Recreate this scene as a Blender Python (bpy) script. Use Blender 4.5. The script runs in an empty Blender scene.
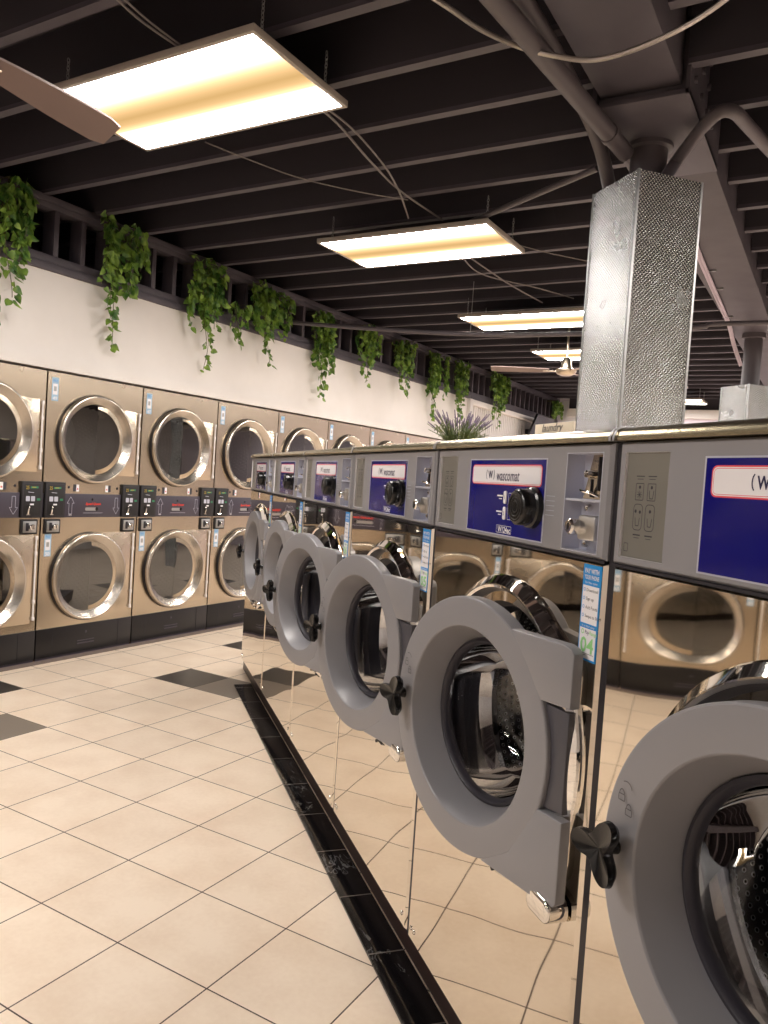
import bpy, bmesh, math, random
from mathutils import Vector, Matrix
random.seed(7)
PI = math.pi
sc = bpy.context.scene
COL = sc.collection

# ------------------------------------------------------------------ camera
F = 777.81
CAM = Vector((3.6153, -2.4828, 1.3265))
yaw, pitch, roll = 2.098023536956447, -0.04001102184350253, 0.06652376566923496
fw = Vector((math.cos(yaw)*math.cos(pitch), math.sin(yaw)*math.cos(pitch), math.sin(pitch)))
r0 = fw.cross(Vector((0, 0, 1))).normalized(); u0 = r0.cross(fw)
rt = math.cos(roll)*r0 + math.sin(roll)*u0
up = -math.sin(roll)*r0 + math.cos(roll)*u0
cd = bpy.data.cameras.new('camera'); cam = bpy.data.objects.new('camera', cd); COL.objects.link(cam)
M = Matrix((rt, up, -fw)).transposed().to_4x4(); M.translation = CAM
cam.matrix_world = M
cd.sensor_fit = 'HORIZONTAL'; cd.sensor_width = 36; cd.lens = F*36/768; cd.clip_start = .02; cd.clip_end = 100
sc.camera = cam
def ray(x, y): return (x-384)/F*rt - (y-512)/F*up + fw
def atz(x, y, z):
    r = ray(x, y); return CAM + r*((z-CAM.z)/r.z)
def atpl(x, y, P0, nn):
    r = ray(x, y); return CAM + r*((P0-CAM).dot(nn)/r.dot(nn))

sc.view_settings.view_transform = 'Standard'; sc.view_settings.look = 'None'
sc.view_settings.exposure = 0.0; sc.view_settings.gamma = 1; sc.view_settings.use_curve_mapping = False
try:
    sc.cycles.use_denoising = True
    sc.cycles.max_bounces = 12; sc.cycles.glossy_bounces = 6; sc.cycles.transparent_max_bounces = 12
    sc.cycles.caustics_reflective = True; sc.cycles.blur_glossy = 1.0; sc.cycles.sample_clamp_indirect = 6
except Exception: pass

# ------------------------------------------------------------------ layout
T = 0.3311151651942543
th = 0.7184310257
DR = Vector((-math.cos(th), math.sin(th), 0)); N = Vector((math.sin(th), math.cos(th), 0))
WS = .9095                     # size of the washers relative to their drawing units
PL = .120                      # height of the plinth they stand on
SP = .8493*WS                  # pitch of the row
WD = CAM.dot(N) + WS*(1.3582-CAM.dot(N)); S0 = CAM.dot(DR) + WS*(.25-CAM.dot(DR)); KD = 1.3582
DX = -0.797; DY0 = 0.723; DSP = 0.7925

# ------------------------------------------------------------------ materials
def srgb(r, g, b):
    f = lambda c: (c/255)/12.92 if c/255 <= .04045 else ((c/255+.055)/1.055)**2.4
    return (f(r), f(g), f(b), 1)
def mat(name, col, rough=.5, metal=0, spec=.5, coat=0, emit=None, es=0):
    m = bpy.data.materials.new(name); m.use_nodes = True
    b = m.node_tree.nodes['Principled BSDF']
    b.inputs['Base Color'].default_value = col if len(col) == 4 else (*col, 1)
    b.inputs['Roughness'].default_value = rough; b.inputs['Metallic'].default_value = metal
    b.inputs['Specular IOR Level'].default_value = spec; b.inputs['Coat Weight'].default_value = coat
    if emit: b.inputs['Emission Color'].default_value = emit; b.inputs['Emission Strength'].default_value = es
    return m
def nd(m, t): return m.node_tree.nodes.new(t)
def lk(m, a, b): m.node_tree.links.new(a, b)
def bsdf(m): return m.node_tree.nodes['Principled BSDF']
def noise(m, scale, detail=2, coord='Object', stretch=None):
    tc = nd(m, 'ShaderNodeTexCoord'); n = nd(m, 'ShaderNodeTexNoise')
    n.inputs['Scale'].default_value = scale; n.inputs['Detail'].default_value = detail
    if stretch:
        mp = nd(m, 'ShaderNodeMapping'); mp.inputs['Scale'].default_value = stretch
        lk(m, tc.outputs[coord], mp.inputs[0]); lk(m, mp.outputs[0], n.inputs['Vector'])
    else: lk(m, tc.outputs[coord], n.inputs['Vector'])
    return n
def ramp(m, src, stops):
    r = nd(m, 'ShaderNodeValToRGB'); e = r.color_ramp.elements
    while len(e) < len(stops): e.new(.5)
    for i, (p, c) in enumerate(stops): e[i].position = p; e[i].color = c if len(c) == 4 else (*c, 1)
    lk(m, src, r.inputs[0]); return r
def bump(m, src, strength, dist=.01, chain=None):
    b = nd(m, 'ShaderNodeBump'); b.inputs['Strength'].default_value = strength; b.inputs['Distance'].default_value = dist
    lk(m, src, b.inputs['Height'])
    if chain: lk(m, chain.outputs[0], b.inputs['Normal'])
    lk(m, b.outputs[0], bsdf(m).inputs['Normal']); return b
def math_(m, op, a, b=None, c=None):
    n = nd(m, 'ShaderNodeMath'); n.operation = op
    for i, v in enumerate((a, b, c)):
        if v is None: continue
        if isinstance(v, (int, float)): n.inputs[i].default_value = v
        else: lk(m, v, n.inputs[i])
    return n.outputs[0]

def tiled(name, colA, colB, grout, size, gw, rough, ox=0, oy=0, dark=(), grey=()):
    """square tiles laid on a real grid of the given size (object coordinates)"""
    m = mat(name, colA, rough)
    tc = nd(m, 'ShaderNodeTexCoord'); sp = nd(m, 'ShaderNodeSeparateXYZ'); lk(m, tc.outputs['Object'], sp.inputs[0])
    gx = math_(m, 'DIVIDE', math_(m, 'SUBTRACT', sp.outputs[0], ox), size[0])
    gy = math_(m, 'DIVIDE', math_(m, 'SUBTRACT', sp.outputs[1], oy), size[1])
    fx, fy = math_(m, 'FLOOR', gx), math_(m, 'FLOOR', gy)
    def edge(g, s):
        f = math_(m, 'FRACT', g)
        return math_(m, 'MULTIPLY', math_(m, 'MINIMUM', f, math_(m, 'SUBTRACT', 1.0, f)), s)
    e = math_(m, 'MINIMUM', edge(gx, size[0]), edge(gy, size[1]))
    isg = math_(m, 'LESS_THAN', e, gw/2)
    n1 = noise(m, 4.5, 5); n2 = noise(m, 60, 3)
    mixn = math_(m, 'ADD', math_(m, 'MULTIPLY', n1.outputs[0], .75), math_(m, 'MULTIPLY', n2.outputs[0], .25))
    cr = ramp(m, mixn, [(.35, colB), (.6, colA)])
    cb = nd(m, 'ShaderNodeCombineXYZ'); lk(m, fx, cb.inputs[0]); lk(m, fy, cb.inputs[1])
    wn = nd(m, 'ShaderNodeTexWhiteNoise'); wn.noise_dimensions = '2D'; lk(m, cb.outputs[0], wn.inputs['Vector'])
    hv = nd(m, 'ShaderNodeHueSaturation'); lk(m, cr.outputs[0], hv.inputs['Color'])
    lk(m, math_(m, 'ADD', .95, math_(m, 'MULTIPLY', wn.outputs[0], .08)), hv.inputs['Value'])
    last = hv.outputs[0]
    for lst, c in ((dark, srgb(52, 48, 44)), (grey, srgb(122, 112, 102))):
        acc = None
        for (i, j) in lst:
            t = math_(m, 'MULTIPLY', math_(m, 'COMPARE', fx, float(i), .1), math_(m, 'COMPARE', fy, float(j), .1))
            acc = t if acc is None else math_(m, 'MAXIMUM', acc, t)
        if acc is not None:
            mx = nd(m, 'ShaderNodeMix'); mx.data_type = 'RGBA'; lk(m, acc, mx.inputs[0]); lk(m, last, mx.inputs[6]); mx.inputs[7].default_value = c
            last = mx.outputs[2]
    mx = nd(m, 'ShaderNodeMix'); mx.data_type = 'RGBA'; lk(m, isg, mx.inputs[0]); lk(m, last, mx.inputs[6]); mx.inputs[7].default_value = grout
    lk(m, mx.outputs[2], bsdf(m).inputs['Base Color'])
    rg = math_(m, 'ADD', rough, math_(m, 'MULTIPLY', isg, .35)); lk(m, rg, bsdf(m).inputs['Roughness'])
    h = math_(m, 'MINIMUM', e, .004); bump(m, h, .6, .3)
    return m

MT = {}
MT['floor'] = tiled('cream_floor_tile', srgb(240, 223, 203), srgb(228, 208, 186), srgb(70, 52, 46), (T, T), .0042, .33,
    dark=[(0, 3), (-2, 0), (-1, 6), (3, 6), (-1, 9), (2, 12)], grey=[(0, -2 + 1), (1, 3), (0, 8), (3, 9)])
def black_marble():
    m = tiled('black_marble_tile', srgb(20, 18, 20), srgb(12, 11, 12), srgb(92, 84, 78), (.302, 5), .005, .12, ox=-.05, oy=-2.5)
    # light veins
    n = noise(m, 9, 6, stretch=(1, 2.2, 1)); n.inputs['Distortion'].default_value = 1.6
    v = math_(m, 'SUBTRACT', 1.0, math_(m, 'MINIMUM', math_(m, 'MULTIPLY', math_(m, 'ABSOLUTE', math_(m, 'SUBTRACT', n.outputs[0], .5)), 45), 1.0))
    n3 = noise(m, 3, 2); v = math_(m, 'MULTIPLY', v, math_(m, 'GREATER_THAN', n3.outputs[0], .52))
    b = bsdf(m); src = b.inputs['Base Color'].links[0].from_socket
    mx = nd(m, 'ShaderNodeMix'); mx.data_type = 'RGBA'; lk(m, math_(m, 'MULTIPLY', v, .35), mx.inputs[0]); lk(m, src, mx.inputs[6]); mx.inputs[7].default_value = srgb(150, 150, 150)
    lk(m, mx.outputs[2], b.inputs['Base Color']); return m
MT['kerb'] = black_marble()

def steel(name, col, rough, wav=0.0, wscale=1.5, smudge=.0, grain=None):
    m = mat(name, col, rough, 1)
    if smudge:
        n = noise(m, 3.5, 4); r = math_(m, 'ADD', rough, math_(m, 'MULTIPLY', math_(m, 'SUBTRACT', n.outputs[0], .45), smudge)); lk(m, r, bsdf(m).inputs['Roughness'])
    ch = None
    if wav: n = noise(m, wscale, 1); ch = bump(m, n.outputs[0], 1.0, wav)
    if grain: n = noise(m, 60, 2, stretch=grain); bump(m, n.outputs[0], .12, .002, ch)
    return m
MT['mirror'] = steel('polished_stainless', (.79, .725, .63), .03, wav=.006, wscale=1.7, smudge=.02)
MT['brushed'] = steel('brushed_stainless', (.56, .52, .44), .20, grain=(1, 30, 30))
MT['chrome'] = steel('chrome', (.86, .84, .81), .05)
MT['satin'] = steel('satin_steel', (.70, .69, .68), .30)
MT['darksteel'] = steel('dark_steel', (.30, .29, .29), .3)
MT['capsteel'] = steel('cover_steel', (.38, .325, .215), .26, grain=(1, 30, 30))
MT['dryer_steel'] = steel('dryer_stainless', (.55, .465, .36), .25, wav=.004, wscale=2.0, smudge=.14, grain=(6, 6, .25))
MT['dryer_ring'] = steel('dryer_ring_steel', (.56, .51, .45), .27)
MT['grey'] = mat('grey_plastic', srgb(140, 139, 143), .34)
MT['grey_d'] = mat('dark_grey_plastic', srgb(78, 77, 84), .38)
MT['plinth'] = mat('dark_brown_plinth', srgb(58, 44, 42), .4)
MT['seam'] = mat('dark_seam', srgb(30, 28, 36), .5)
MT['rubber'] = mat('rubber_gasket', srgb(46, 44, 52), .45)
MT['black'] = mat('black_plastic', srgb(18, 18, 20), .22)
MT['blackm'] = mat('black_matte', srgb(24, 22, 24), .55)
MT['blue'] = mat('blue_panel', srgb(14, 15, 112), .12, coat=.25)
MT['navy'] = mat('navy_print', srgb(28, 26, 74), .4)
MT['violet'] = mat('violet_display', srgb(70, 56, 185), .15)
MT['white'] = mat('white_print', srgb(236, 234, 238), .35)
MT['pink'] = mat('red_print', srgb(222, 70, 88), .4)
MT['redtxt'] = mat('red_lettering', srgb(216, 58, 42), .4)
MT['cyan'] = mat('sticker_blue', srgb(28, 140, 215), .35)
MT['green'] = mat('sticker_green', srgb(150, 214, 140), .4)
MT['ink'] = mat('ink', srgb(52, 52, 60), .5)
MT['amber'] = mat('amber_display', srgb(190, 160, 40), .4)
MT['ledgreen'] = mat('green_button', srgb(40, 120, 84), .4)
MT['bluish'] = mat('light_grey_metal', srgb(196, 198, 212), .35, metal=.3)
MT['platem'] = mat('instruction_metal', srgb(132, 130, 124), .28, metal=.3)
MT['charcoal'] = mat('charcoal_strip', srgb(62, 56, 68), .38)
MT['base_black'] = mat('black_kick_panel', srgb(21, 19, 22), .32)
MT['floor_strip'] = mat('floor_strip', srgb(122, 108, 100), .5)
MT['paleblue'] = mat('pale_blue_sticker', srgb(160, 190, 214), .4)
MT['glassdark'] = None
m = mat('painted_wall', srgb(228, 224, 220), .6); n = noise(m, 1.4, 4); r = ramp(m, n.outputs[0], [(.3, srgb(218, 212, 207)), (.65, srgb(232, 227, 223))]); lk(m, r.outputs[0], bsdf(m).inputs['Base Color']); n = noise(m, 9, 3); bump(m, n.outputs[0], .3, .01); MT['wall'] = m
MT['wall_far'] = mat('pale_far_wall', srgb(222, 214, 226), .6)
MT['trimw'] = mat('white_trim', srgb(232, 226, 222), .5)
MT['corr'] = mat('corrugated_white', srgb(220, 216, 214), .5)
m = mat('charcoal_paint', srgb(88, 80, 90), .55); n = noise(m, 5, 4); r = ramp(m, n.outputs[0], [(.3, srgb(70, 64, 72)), (.7, srgb(82, 76, 84))]); lk(m, r.outputs[0], bsdf(m).inputs['Base Color']); MT['cpaint'] = m
MT['deck'] = mat('dark_ceiling_paint', srgb(55, 50, 57), .7)
MT['pipe'] = mat('painted_pipe', srgb(84, 77, 82), .45)
MT['conduit'] = steel('flexible_conduit', (.55, .50, .48), .35)
MT['cable'] = mat('grey_cable', srgb(120, 112, 112), .5)
MT['white_cable'] = mat('pale_cable', srgb(190, 176, 190), .4)
MT['frame'] = mat('fixture_frame', srgb(176, 166, 158), .4)
MT['galv'] = steel('galvanised', (.42, .42, .42), .42)
MT['brass'] = steel('brushed_bronze', (.62, .52, .40), .3)
MT['blade'] = mat('fan_blade', srgb(128, 108, 102), .45)
MT['stem'] = mat('vine_stem', srgb(88, 84, 52), .6)
def leafmat(name, a, b):
    m = mat(name, a, .45); n = noise(m, 14, 2); r = ramp(m, n.outputs[0], [(.35, a), (.68, b)]); lk(m, r.outputs[0], bsdf(m).inputs['Base Color'])
    bsdf(m).inputs['Subsurface Weight'].default_value = 0; return m
MT['leaf'] = leafmat('pothos_leaf', srgb(58, 98, 40), srgb(140, 170, 70))
MT['laven_l'] = leafmat('lavender_leaf', srgb(84, 104, 60), srgb(140, 150, 84))
MT['laven_f'] = mat('lavender_flower', srgb(138, 122, 150), .6)
MT['paper'] = mat('cream_card', srgb(236, 222, 200), .5)
MT['clay'] = mat('white_pot', srgb(200, 196, 190), .4)

def glassmat(name, tint, refl=.0):
    m = bpy.data.materials.new(name); m.use_nodes = True; nt = m.node_tree; nt.nodes.clear()
    o = nt.nodes.new('ShaderNodeOutputMaterial'); mx = nt.nodes.new('ShaderNodeMixShader'); t = nt.nodes.new('ShaderNodeBsdfTransparent')
    g = nt.nodes.new('ShaderNodeBsdfGlossy'); fr = nt.nodes.new('ShaderNodeFresnel'); fr.inputs[0].default_value = 1.5
    t.inputs[0].default_value = tint; g.inputs['Roughness'].default_value = .01
    a = nt.nodes.new('ShaderNodeMath'); a.operation = 'ADD'; a.inputs[1].default_value = refl; a.use_clamp = True
    nt.links.new(fr.outputs[0], a.inputs[0]); nt.links.new(a.outputs[0], mx.inputs[0]); nt.links.new(t.outputs[0], mx.inputs[1]); nt.links.new(g.outputs[0], mx.inputs[2]); nt.links.new(mx.outputs[0], o.inputs[0])
    return m
MT['bowl'] = glassmat('clear_bowl_glass', (.86, .88, .92, 1), .02)
MT['dglass'] = glassmat('tinted_door_glass', (.11, .113, .11, 1), .12)

def perforated(name, nu, nv, r, rim=True):
    """steel sheet with rows of small punched holes; u runs round the drum, v along it (uv map)"""
    m = mat(name, (.34, .33, .33), .30, 1)
    uv = nd(m, 'ShaderNodeUVMap'); sp = nd(m, 'ShaderNodeSeparateXYZ'); lk(m, uv.outputs[0], sp.inputs[0])
    v = math_(m, 'MULTIPLY', sp.outputs[1], nv); row = math_(m, 'FLOOR', v)
    u = math_(m, 'ADD', math_(m, 'MULTIPLY', sp.outputs[0], nu), math_(m, 'MULTIPLY', math_(m, 'MODULO', row, 2.0), .5))
    du = math_(m, 'SUBTRACT', math_(m, 'FRACT', u), .5); dv = math_(m, 'SUBTRACT', math_(m, 'FRACT', v), .5)
    dd = math_(m, 'SQRT', math_(m, 'ADD', math_(m, 'MULTIPLY', du, du), math_(m, 'MULTIPLY', dv, dv)))
    c = ramp(m, dd, [(.0, (.01, .01, .01)), (r, (.01, .01, .01)), (r+.03, (1, 1, 1)), (r+.10, (.9, .9, .9)), (r+.14, (.16, .155, .155))])  # white ring round each dark hole is a glint painted on its rim
    lk(m, c.outputs[0], bsdf(m).inputs['Base Color'])
    mr = nd(m, 'ShaderNodeMapRange'); lk(m, dd, mr.inputs[0]); mr.inputs[1].default_value = r-.04; mr.inputs[2].default_value = r+.12
    bump(m, mr.outputs[0], .8, .006)
    return m
MT['drum'] = perforated('perforated_drum', 96, 20, .13)
MT['dryer_drum'] = perforated('perforated_dryer_drum', 60, 16, .2)

def diamond():
    m = mat('embossed_aluminium', (.5, .5, .5), .25, 1)
    tc = nd(m, 'ShaderNodeTexCoord'); sp = nd(m, 'ShaderNodeSeparateXYZ'); lk(m, tc.outputs['Object'], sp.inputs[0])
    h = math_(m, 'ADD', sp.outputs[0], sp.outputs[1]); k = 2*PI/.024
    a = math_(m, 'SINE', math_(m, 'MULTIPLY', math_(m, 'ADD', math_(m, 'MULTIPLY', sp.outputs[2], 1.0), h), k/1.4))
    b = math_(m, 'SINE', math_(m, 'MULTIPLY', math_(m, 'SUBTRACT', math_(m, 'MULTIPLY', sp.outputs[2], 1.0), h), k/1.4))
    p = math_(m, 'MULTIPLY', a, b); p = math_(m, 'ABSOLUTE', p)
    bump(m, p, 1.0, .0035)
    n = noise(m, 2.2, 5); r = ramp(m, n.outputs[0], [(.35, (.30, .31, .30)), (.7, (.46, .46, .47))]); lk(m, r.outputs[0], bsdf(m).inputs['Base Color'])
    n = noise(m, 5, 4); r = math_(m, 'ADD', .16, math_(m, 'MULTIPLY', n.outputs[0], .18)); lk(m, r, bsdf(m).inputs['Roughness'])
    return m
MT['diamond'] = diamond()

def panel_light():
    """diffuser over two tubes along its long side: bright over the tubes, amber between them"""
    m = bpy.data.materials.new('lamp_diffuser'); m.use_nodes = True; nt = m.node_tree; nt.nodes.clear()
    o = nt.nodes.new('ShaderNodeOutputMaterial'); em = nt.nodes.new('ShaderNodeEmission'); nt.links.new(em.outputs[0], o.inputs[0])
    tc = nd(m, 'ShaderNodeTexCoord'); sp = nd(m, 'ShaderNodeSeparateXYZ'); lk(m, tc.outputs['Object'], sp.inputs[0])
    t = math_(m, 'ADD', math_(m, 'DIVIDE', sp.outputs[1], .57), .5)   # 0..1 across the width
    r = nd(m, 'ShaderNodeValToRGB'); e = r.color_ramp.elements
    st = [(0, .8), (.06, 1), (.16, .9), (.23, .26), (.29, .11), (.36, .06), (.44, .032), (.52, .012), (.60, .03), (.67, .07), (.74, .24), (.82, .9), (.94, 1), (1, .8)]
    while len(e) < len(st): e.new(.5)
    for i, (p, v) in enumerate(st): e[i].position = p; e[i].color = (v, v, v, 1)
    lk(m, t, r.inputs[0])
    w = r.outputs[0]
    c = nd(m, 'ShaderNodeMix'); c.data_type = 'RGBA'
    ww = math_(m, 'POWER', w, .55); lk(m, ww, c.inputs[0]); c.inputs[6].default_value = (1, .58, .17, 1); c.inputs[7].default_value = (1, .965, .94, 1)
    lk(m, c.outputs[2], em.inputs[0])
    s = math_(m, 'ADD', .72, math_(m, 'MULTIPLY', math_(m, 'POWER', w, 1.6), LAMP)); lk(m, s, em.inputs[1])
    return m
LAMP = 68.0
MT['lamp'] = panel_light()

# ------------------------------------------------------------------ mesh builder
class MB:
    def __init__(s): s.v = []; s.f = []; s.m = []; s.uv = {}; s.mats = []; s.smooth = []
    def mi(s, m):
        if isinstance(m, str): m = MT[m]
        if m not in s.mats: s.mats.append(m)
        return s.mats.index(m)
    def poly(s, pts, m, smooth=False):
        b = len(s.v); s.v += [tuple(p) for p in pts]; s.f.append(tuple(range(b, b+len(pts)))); s.m.append(s.mi(m)); s.smooth.append(smooth)
    def mesh(s, vs, fs, m, smooth=False, uvs=None):
        b = len(s.v); s.v += [tuple(p) for p in vs]; k = s.mi(m)
        for i, f in enumerate(fs):
            if uvs: s.uv[len(s.f)] = uvs[i]
            s.f.append(tuple(b+j for j in f)); s.m.append(k); s.smooth.append(smooth)
    def box(s, x0, x1, y0, y1, z0, z1, m, bev=0, seg=2):
        if not bev:
            v = [(x, y, z) for x in (x0, x1) for y in (y0, y1) for z in (z0, z1)]
            s.mesh(v, [(0, 1, 3, 2), (4, 6, 7, 5), (0, 4, 5, 1), (2, 3, 7, 6), (0, 2, 6, 4), (1, 5, 7, 3)], m); return
        bm = bmesh.new(); bmesh.ops.create_cube(bm, size=1)
        for v in bm.verts: v.co = Vector(((x0+x1)/2+v.co.x*(x1-x0), (y0+y1)/2+v.co.y*(y1-y0), (z0+z1)/2+v.co.z*(z1-z0)))
        bmesh.ops.bevel(bm, geom=bm.edges[:], offset=bev, segments=seg, affect='EDGES', profile=.5)
        s.bm(bm, m, True)
    def bm(s, bm, m, smooth=False, mtx=None):
        bm.verts.index_update()
        vs = [(mtx @ v.co if mtx else v.co.copy()) for v in bm.verts]
        s.mesh(vs, [[v.index for v in f.verts] for f in bm.faces], m, smooth); bm.free()
    def lathe(s, prof, m, c=(0, 0, 0), axis='y', seg=64, rad=None, smooth=True, uv=False, a0=0, a1=2*PI):
        """profile [(radius, distance along axis)], optional rad(angle, radius, i)"""
        full = abs(a1-a0-2*PI) < 1e-6; n = seg if full else seg+1
        vs = []
        for i, (r, h) in enumerate(prof):
            for k in range(n):
                a = a0+(a1-a0)*k/seg; rr = rad(a, r, i) if rad else r
                p, q = rr*math.cos(a), rr*math.sin(a)
                vs.append((c[0]+p, c[1]+h, c[2]+q) if axis == 'y' else ((c[0]+p, c[1]+q, c[2]+h) if axis == 'z' else (c[0]+h, c[1]+p, c[2]+q)))
        fs, uvs = [], []
        for i in range(len(prof)-1):
            for k in range(seg):
                k2 = (k+1) % n
                fs.append((i*n+k, i*n+k2, (i+1)*n+k2, (i+1)*n+k))
                uvs.append([(k/seg, i/(len(prof)-1)), ((k+1)/seg, i/(len(prof)-1)), ((k+1)/seg, (i+1)/(len(prof)-1)), (k/seg, (i+1)/(len(prof)-1))])
        s.mesh(vs, fs, m, smooth, uvs if uv else None)
    def tube(s, pts, r, m, seg=10, closed=False, caps=True):
        pts = [Vector(p) for p in pts]; n = len(pts); rings = []; prev = None
        for i, p in enumerate(pts):
            d = (pts[min(i+1, n-1)]-pts[max(i-1, 0)]) if not closed else (pts[(i+1) % n]-pts[i-1])
            d.normalize()
            ref = prev if prev else (Vector((0, 0, 1)) if abs(d.z) < .9 else Vector((1, 0, 0)))
            a = (ref-d*ref.dot(d)).normalized(); b = d.cross(a); prev = a
            rr = r[i] if isinstance(r, (list, tuple)) else r
            rings.append([p+a*rr*math.cos(2*PI*k/seg)+b*rr*math.sin(2*PI*k/seg) for k in range(seg)])
        vs = [v for R in rings for v in R]; fs = []
        for i in range(n if closed else n-1):
            j = (i+1) % n
            for k in range(seg): fs.append((i*seg+k, i*seg+(k+1) % seg, j*seg+(k+1) % seg, j*seg+k))
        if caps and not closed: fs.append(tuple(range(seg))[::-1]); fs.append(tuple((n-1)*seg+k for k in range(seg)))
        s.mesh(vs, fs, m, True)
    def prism(s, pts, y0, y1, m, bev=0, smooth=False):
        """outline in x,z pushed from y0 (front) to y1"""
        bm = bmesh.new(); vs = [bm.verts.new((x, y0, z)) for x, z in pts]; f = bm.faces.new(vs)
        e = bmesh.ops.extrude_face_region(bm, geom=[f]); 
        for v in e['geom']:
            if isinstance(v, bmesh.types.BMVert): v.co.y = y1
        bmesh.ops.recalc_face_normals(bm, faces=bm.faces[:])
        if bev:
            ed = [x for x in bm.edges if abs(x.verts[0].co.y-y0) < 1e-6 and abs(x.verts[1].co.y-y0) < 1e-6]
            bmesh.ops.bevel(bm, geom=ed, offset=bev, segments=3, affect='EDGES', profile=.5)
        s.bm(bm, m, smooth)
    def build(s, name, parent=None, loc=None, auto=True):
        me = bpy.data.meshes.new(name); me.from_pydata(s.v, [], s.f)
        for m in s.mats: me.materials.append(m)
        me.polygons.foreach_set('material_index', s.m); me.polygons.foreach_set('use_smooth', s.smooth)
        if s.uv:
            ul = me.uv_layers.new(name='UVMap')
            for fi, cs in s.uv.items():
                for li, c in zip(me.polygons[fi].loop_indices, cs): ul.data[li].uv = c
        me.update()
        bm = bmesh.new(); bm.from_mesh(me); bmesh.ops.recalc_face_normals(bm, faces=bm.faces[:]); bm.to_mesh(me); bm.free()
        if auto and any(s.smooth): 
            try: me.set_sharp_from_angle(angle=math.radians(38))
            except Exception: pass
        o = bpy.data.objects.new(name, me); COL.objects.link(o)
        if parent: o.parent = parent
        if loc: o.location = loc
        return o

_tc = {}
def glyphs(txt, bold=0, shear=0):
    key = (txt, bold, shear)
    if key in _tc: return _tc[key]
    cu = bpy.data.curves.new('t', 'FONT'); cu.body = txt; cu.size = 1; cu.offset = bold; cu.shear = shear; cu.resolution_u = 2
    o = bpy.data.objects.new('t', cu); COL.objects.link(o); dg = bpy.context.evaluated_depsgraph_get(); dg.update()
    me = bpy.data.meshes.new_from_object(o.evaluated_get(dg))
    vs = [v.co.copy() for v in me.vertices]; fs = [tuple(p.vertices) for p in me.polygons]
    bpy.data.objects.remove(o); bpy.data.curves.remove(cu); bpy.data.meshes.remove(me)
    x0 = min(v.x for v in vs); x1 = max(v.x for v in vs)
    _tc[key] = (vs, fs, x0, x1); return _tc[key]
def text(mb, txt, cx, cz, h, m, y=0, w=None, bold=0, shear=0, align='c'):
    """flat lettering on a front face (x right, z up): cap height h*.7, fitted to width w"""
    vs, fs, x0, x1 = glyphs(txt, bold, shear)
    sx = (w/(x1-x0)) if w else h
    off = {'c': (x0+x1)/2, 'l': x0}[align]
    mb.mesh([(cx+(v.x-off)*sx, y, cz+(v.y-.35)*h) for v in vs], fs, m)
def rrect(x0, x1, z0, z1, r, n=5):
    p = []
    for (cx, cz, a) in ((x1-r, z1-r, 0), (x0+r, z1-r, PI/2), (x0+r, z0+r, PI), (x1-r, z0+r, 1.5*PI)):
        for k in range(n+1): t = a+PI/2*k/n; p.append((cx+r*math.cos(t), cz+r*math.sin(t)))
    return p
def flat(mb, pts, y, m): mb.poly([(x, y, z) for x, z in pts], m)
def outline(mb, pts, w, y, m):
    n = len(pts); c = (sum(p[0] for p in pts)/n, sum(p[1] for p in pts)/n)
    inn = []
    for i, p in enumerate(pts):
        a = Vector(pts[i-1]); b = Vector(pts[(i+1) % n]); d = (b-a)
        if d.length < 1e-9: d = Vector((1, 0))
        nn = Vector((-d.y, d.x)).normalized()
        if nn.dot(Vector(c)-Vector(p)) < 0: nn = -nn
        inn.append((p[0]+nn.x*w, p[1]+nn.y*w))
    for i in range(n):
        j = (i+1) % n
        mb.poly([(pts[i][0], y, pts[i][1]), (pts[j][0], y, pts[j][1]), (inn[j][0], y, inn[j][1]), (inn[i][0], y, inn[i][1])], m)
def line(mb, a, b, w, y, m):
    d = Vector((b[0]-a[0], b[1]-a[1])); n = Vector((-d.y, d.x)).normalized()*w/2
    mb.poly([(a[0]+n.x, y, a[1]+n.y), (b[0]+n.x, y, b[1]+n.y), (b[0]-n.x, y, b[1]-n.y), (a[0]-n.x, y, a[1]-n.y)], m)
def disc(mb, cx, cz, r, y, m, n=20): flat(mb, [(cx+r*math.cos(2*PI*k/n), cz+r*math.sin(2*PI*k/n)) for k in range(n)], y, m)

def empty(name, loc=(0, 0, 0), rz=0):
    o = bpy.data.objects.new(name, None); COL.objects.link(o); o.location = loc; o.rotation_euler = (0, 0, rz); o.empty_display_size = .1; return o
def tag(o, label=None, cat=None, group=None, kind=None):
    if label: o['label'] = label
    if cat: o['category'] = cat
    if group: o['group'] = group
    if kind: o['kind'] = kind
    return o
def struct(o): o['kind'] = 'structure'; return o
def copy_tree(o, parent=None):
    c = o.copy(); COL.objects.link(c); c.parent = parent
    for ch in list(o.children): copy_tree(ch, c)
    return c
def hole_plate(mb, x0, x1, z0, z1, cx, cz, R, y, m, n=96):
    """flat plate with a round hole"""
    angs = sorted(set([2*PI*k/n for k in range(n)] + [math.atan2(z-cz, x-cx) % (2*PI) for x in (x0, x1) for z in (z0, z1)]))
    def rim(a):
        c, s_ = math.cos(a), math.sin(a); t = 1e9
        if c > 1e-9: t = min(t, (x1-cx)/c)
        if c < -1e-9: t = min(t, (x0-cx)/c)
        if s_ > 1e-9: t = min(t, (z1-cz)/s_)
        if s_ < -1e-9: t = min(t, (z0-cz)/s_)
        return (cx+t*c, y, cz+t*s_)
    k = len(angs); vs = [rim(a) for a in angs]+[(cx+R*math.cos(a), y, cz+R*math.sin(a)) for a in angs]
    mb.mesh(vs, [(i, (i+1) % k, k+(i+1) % k, k+i) for i in range(k)], m)
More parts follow.
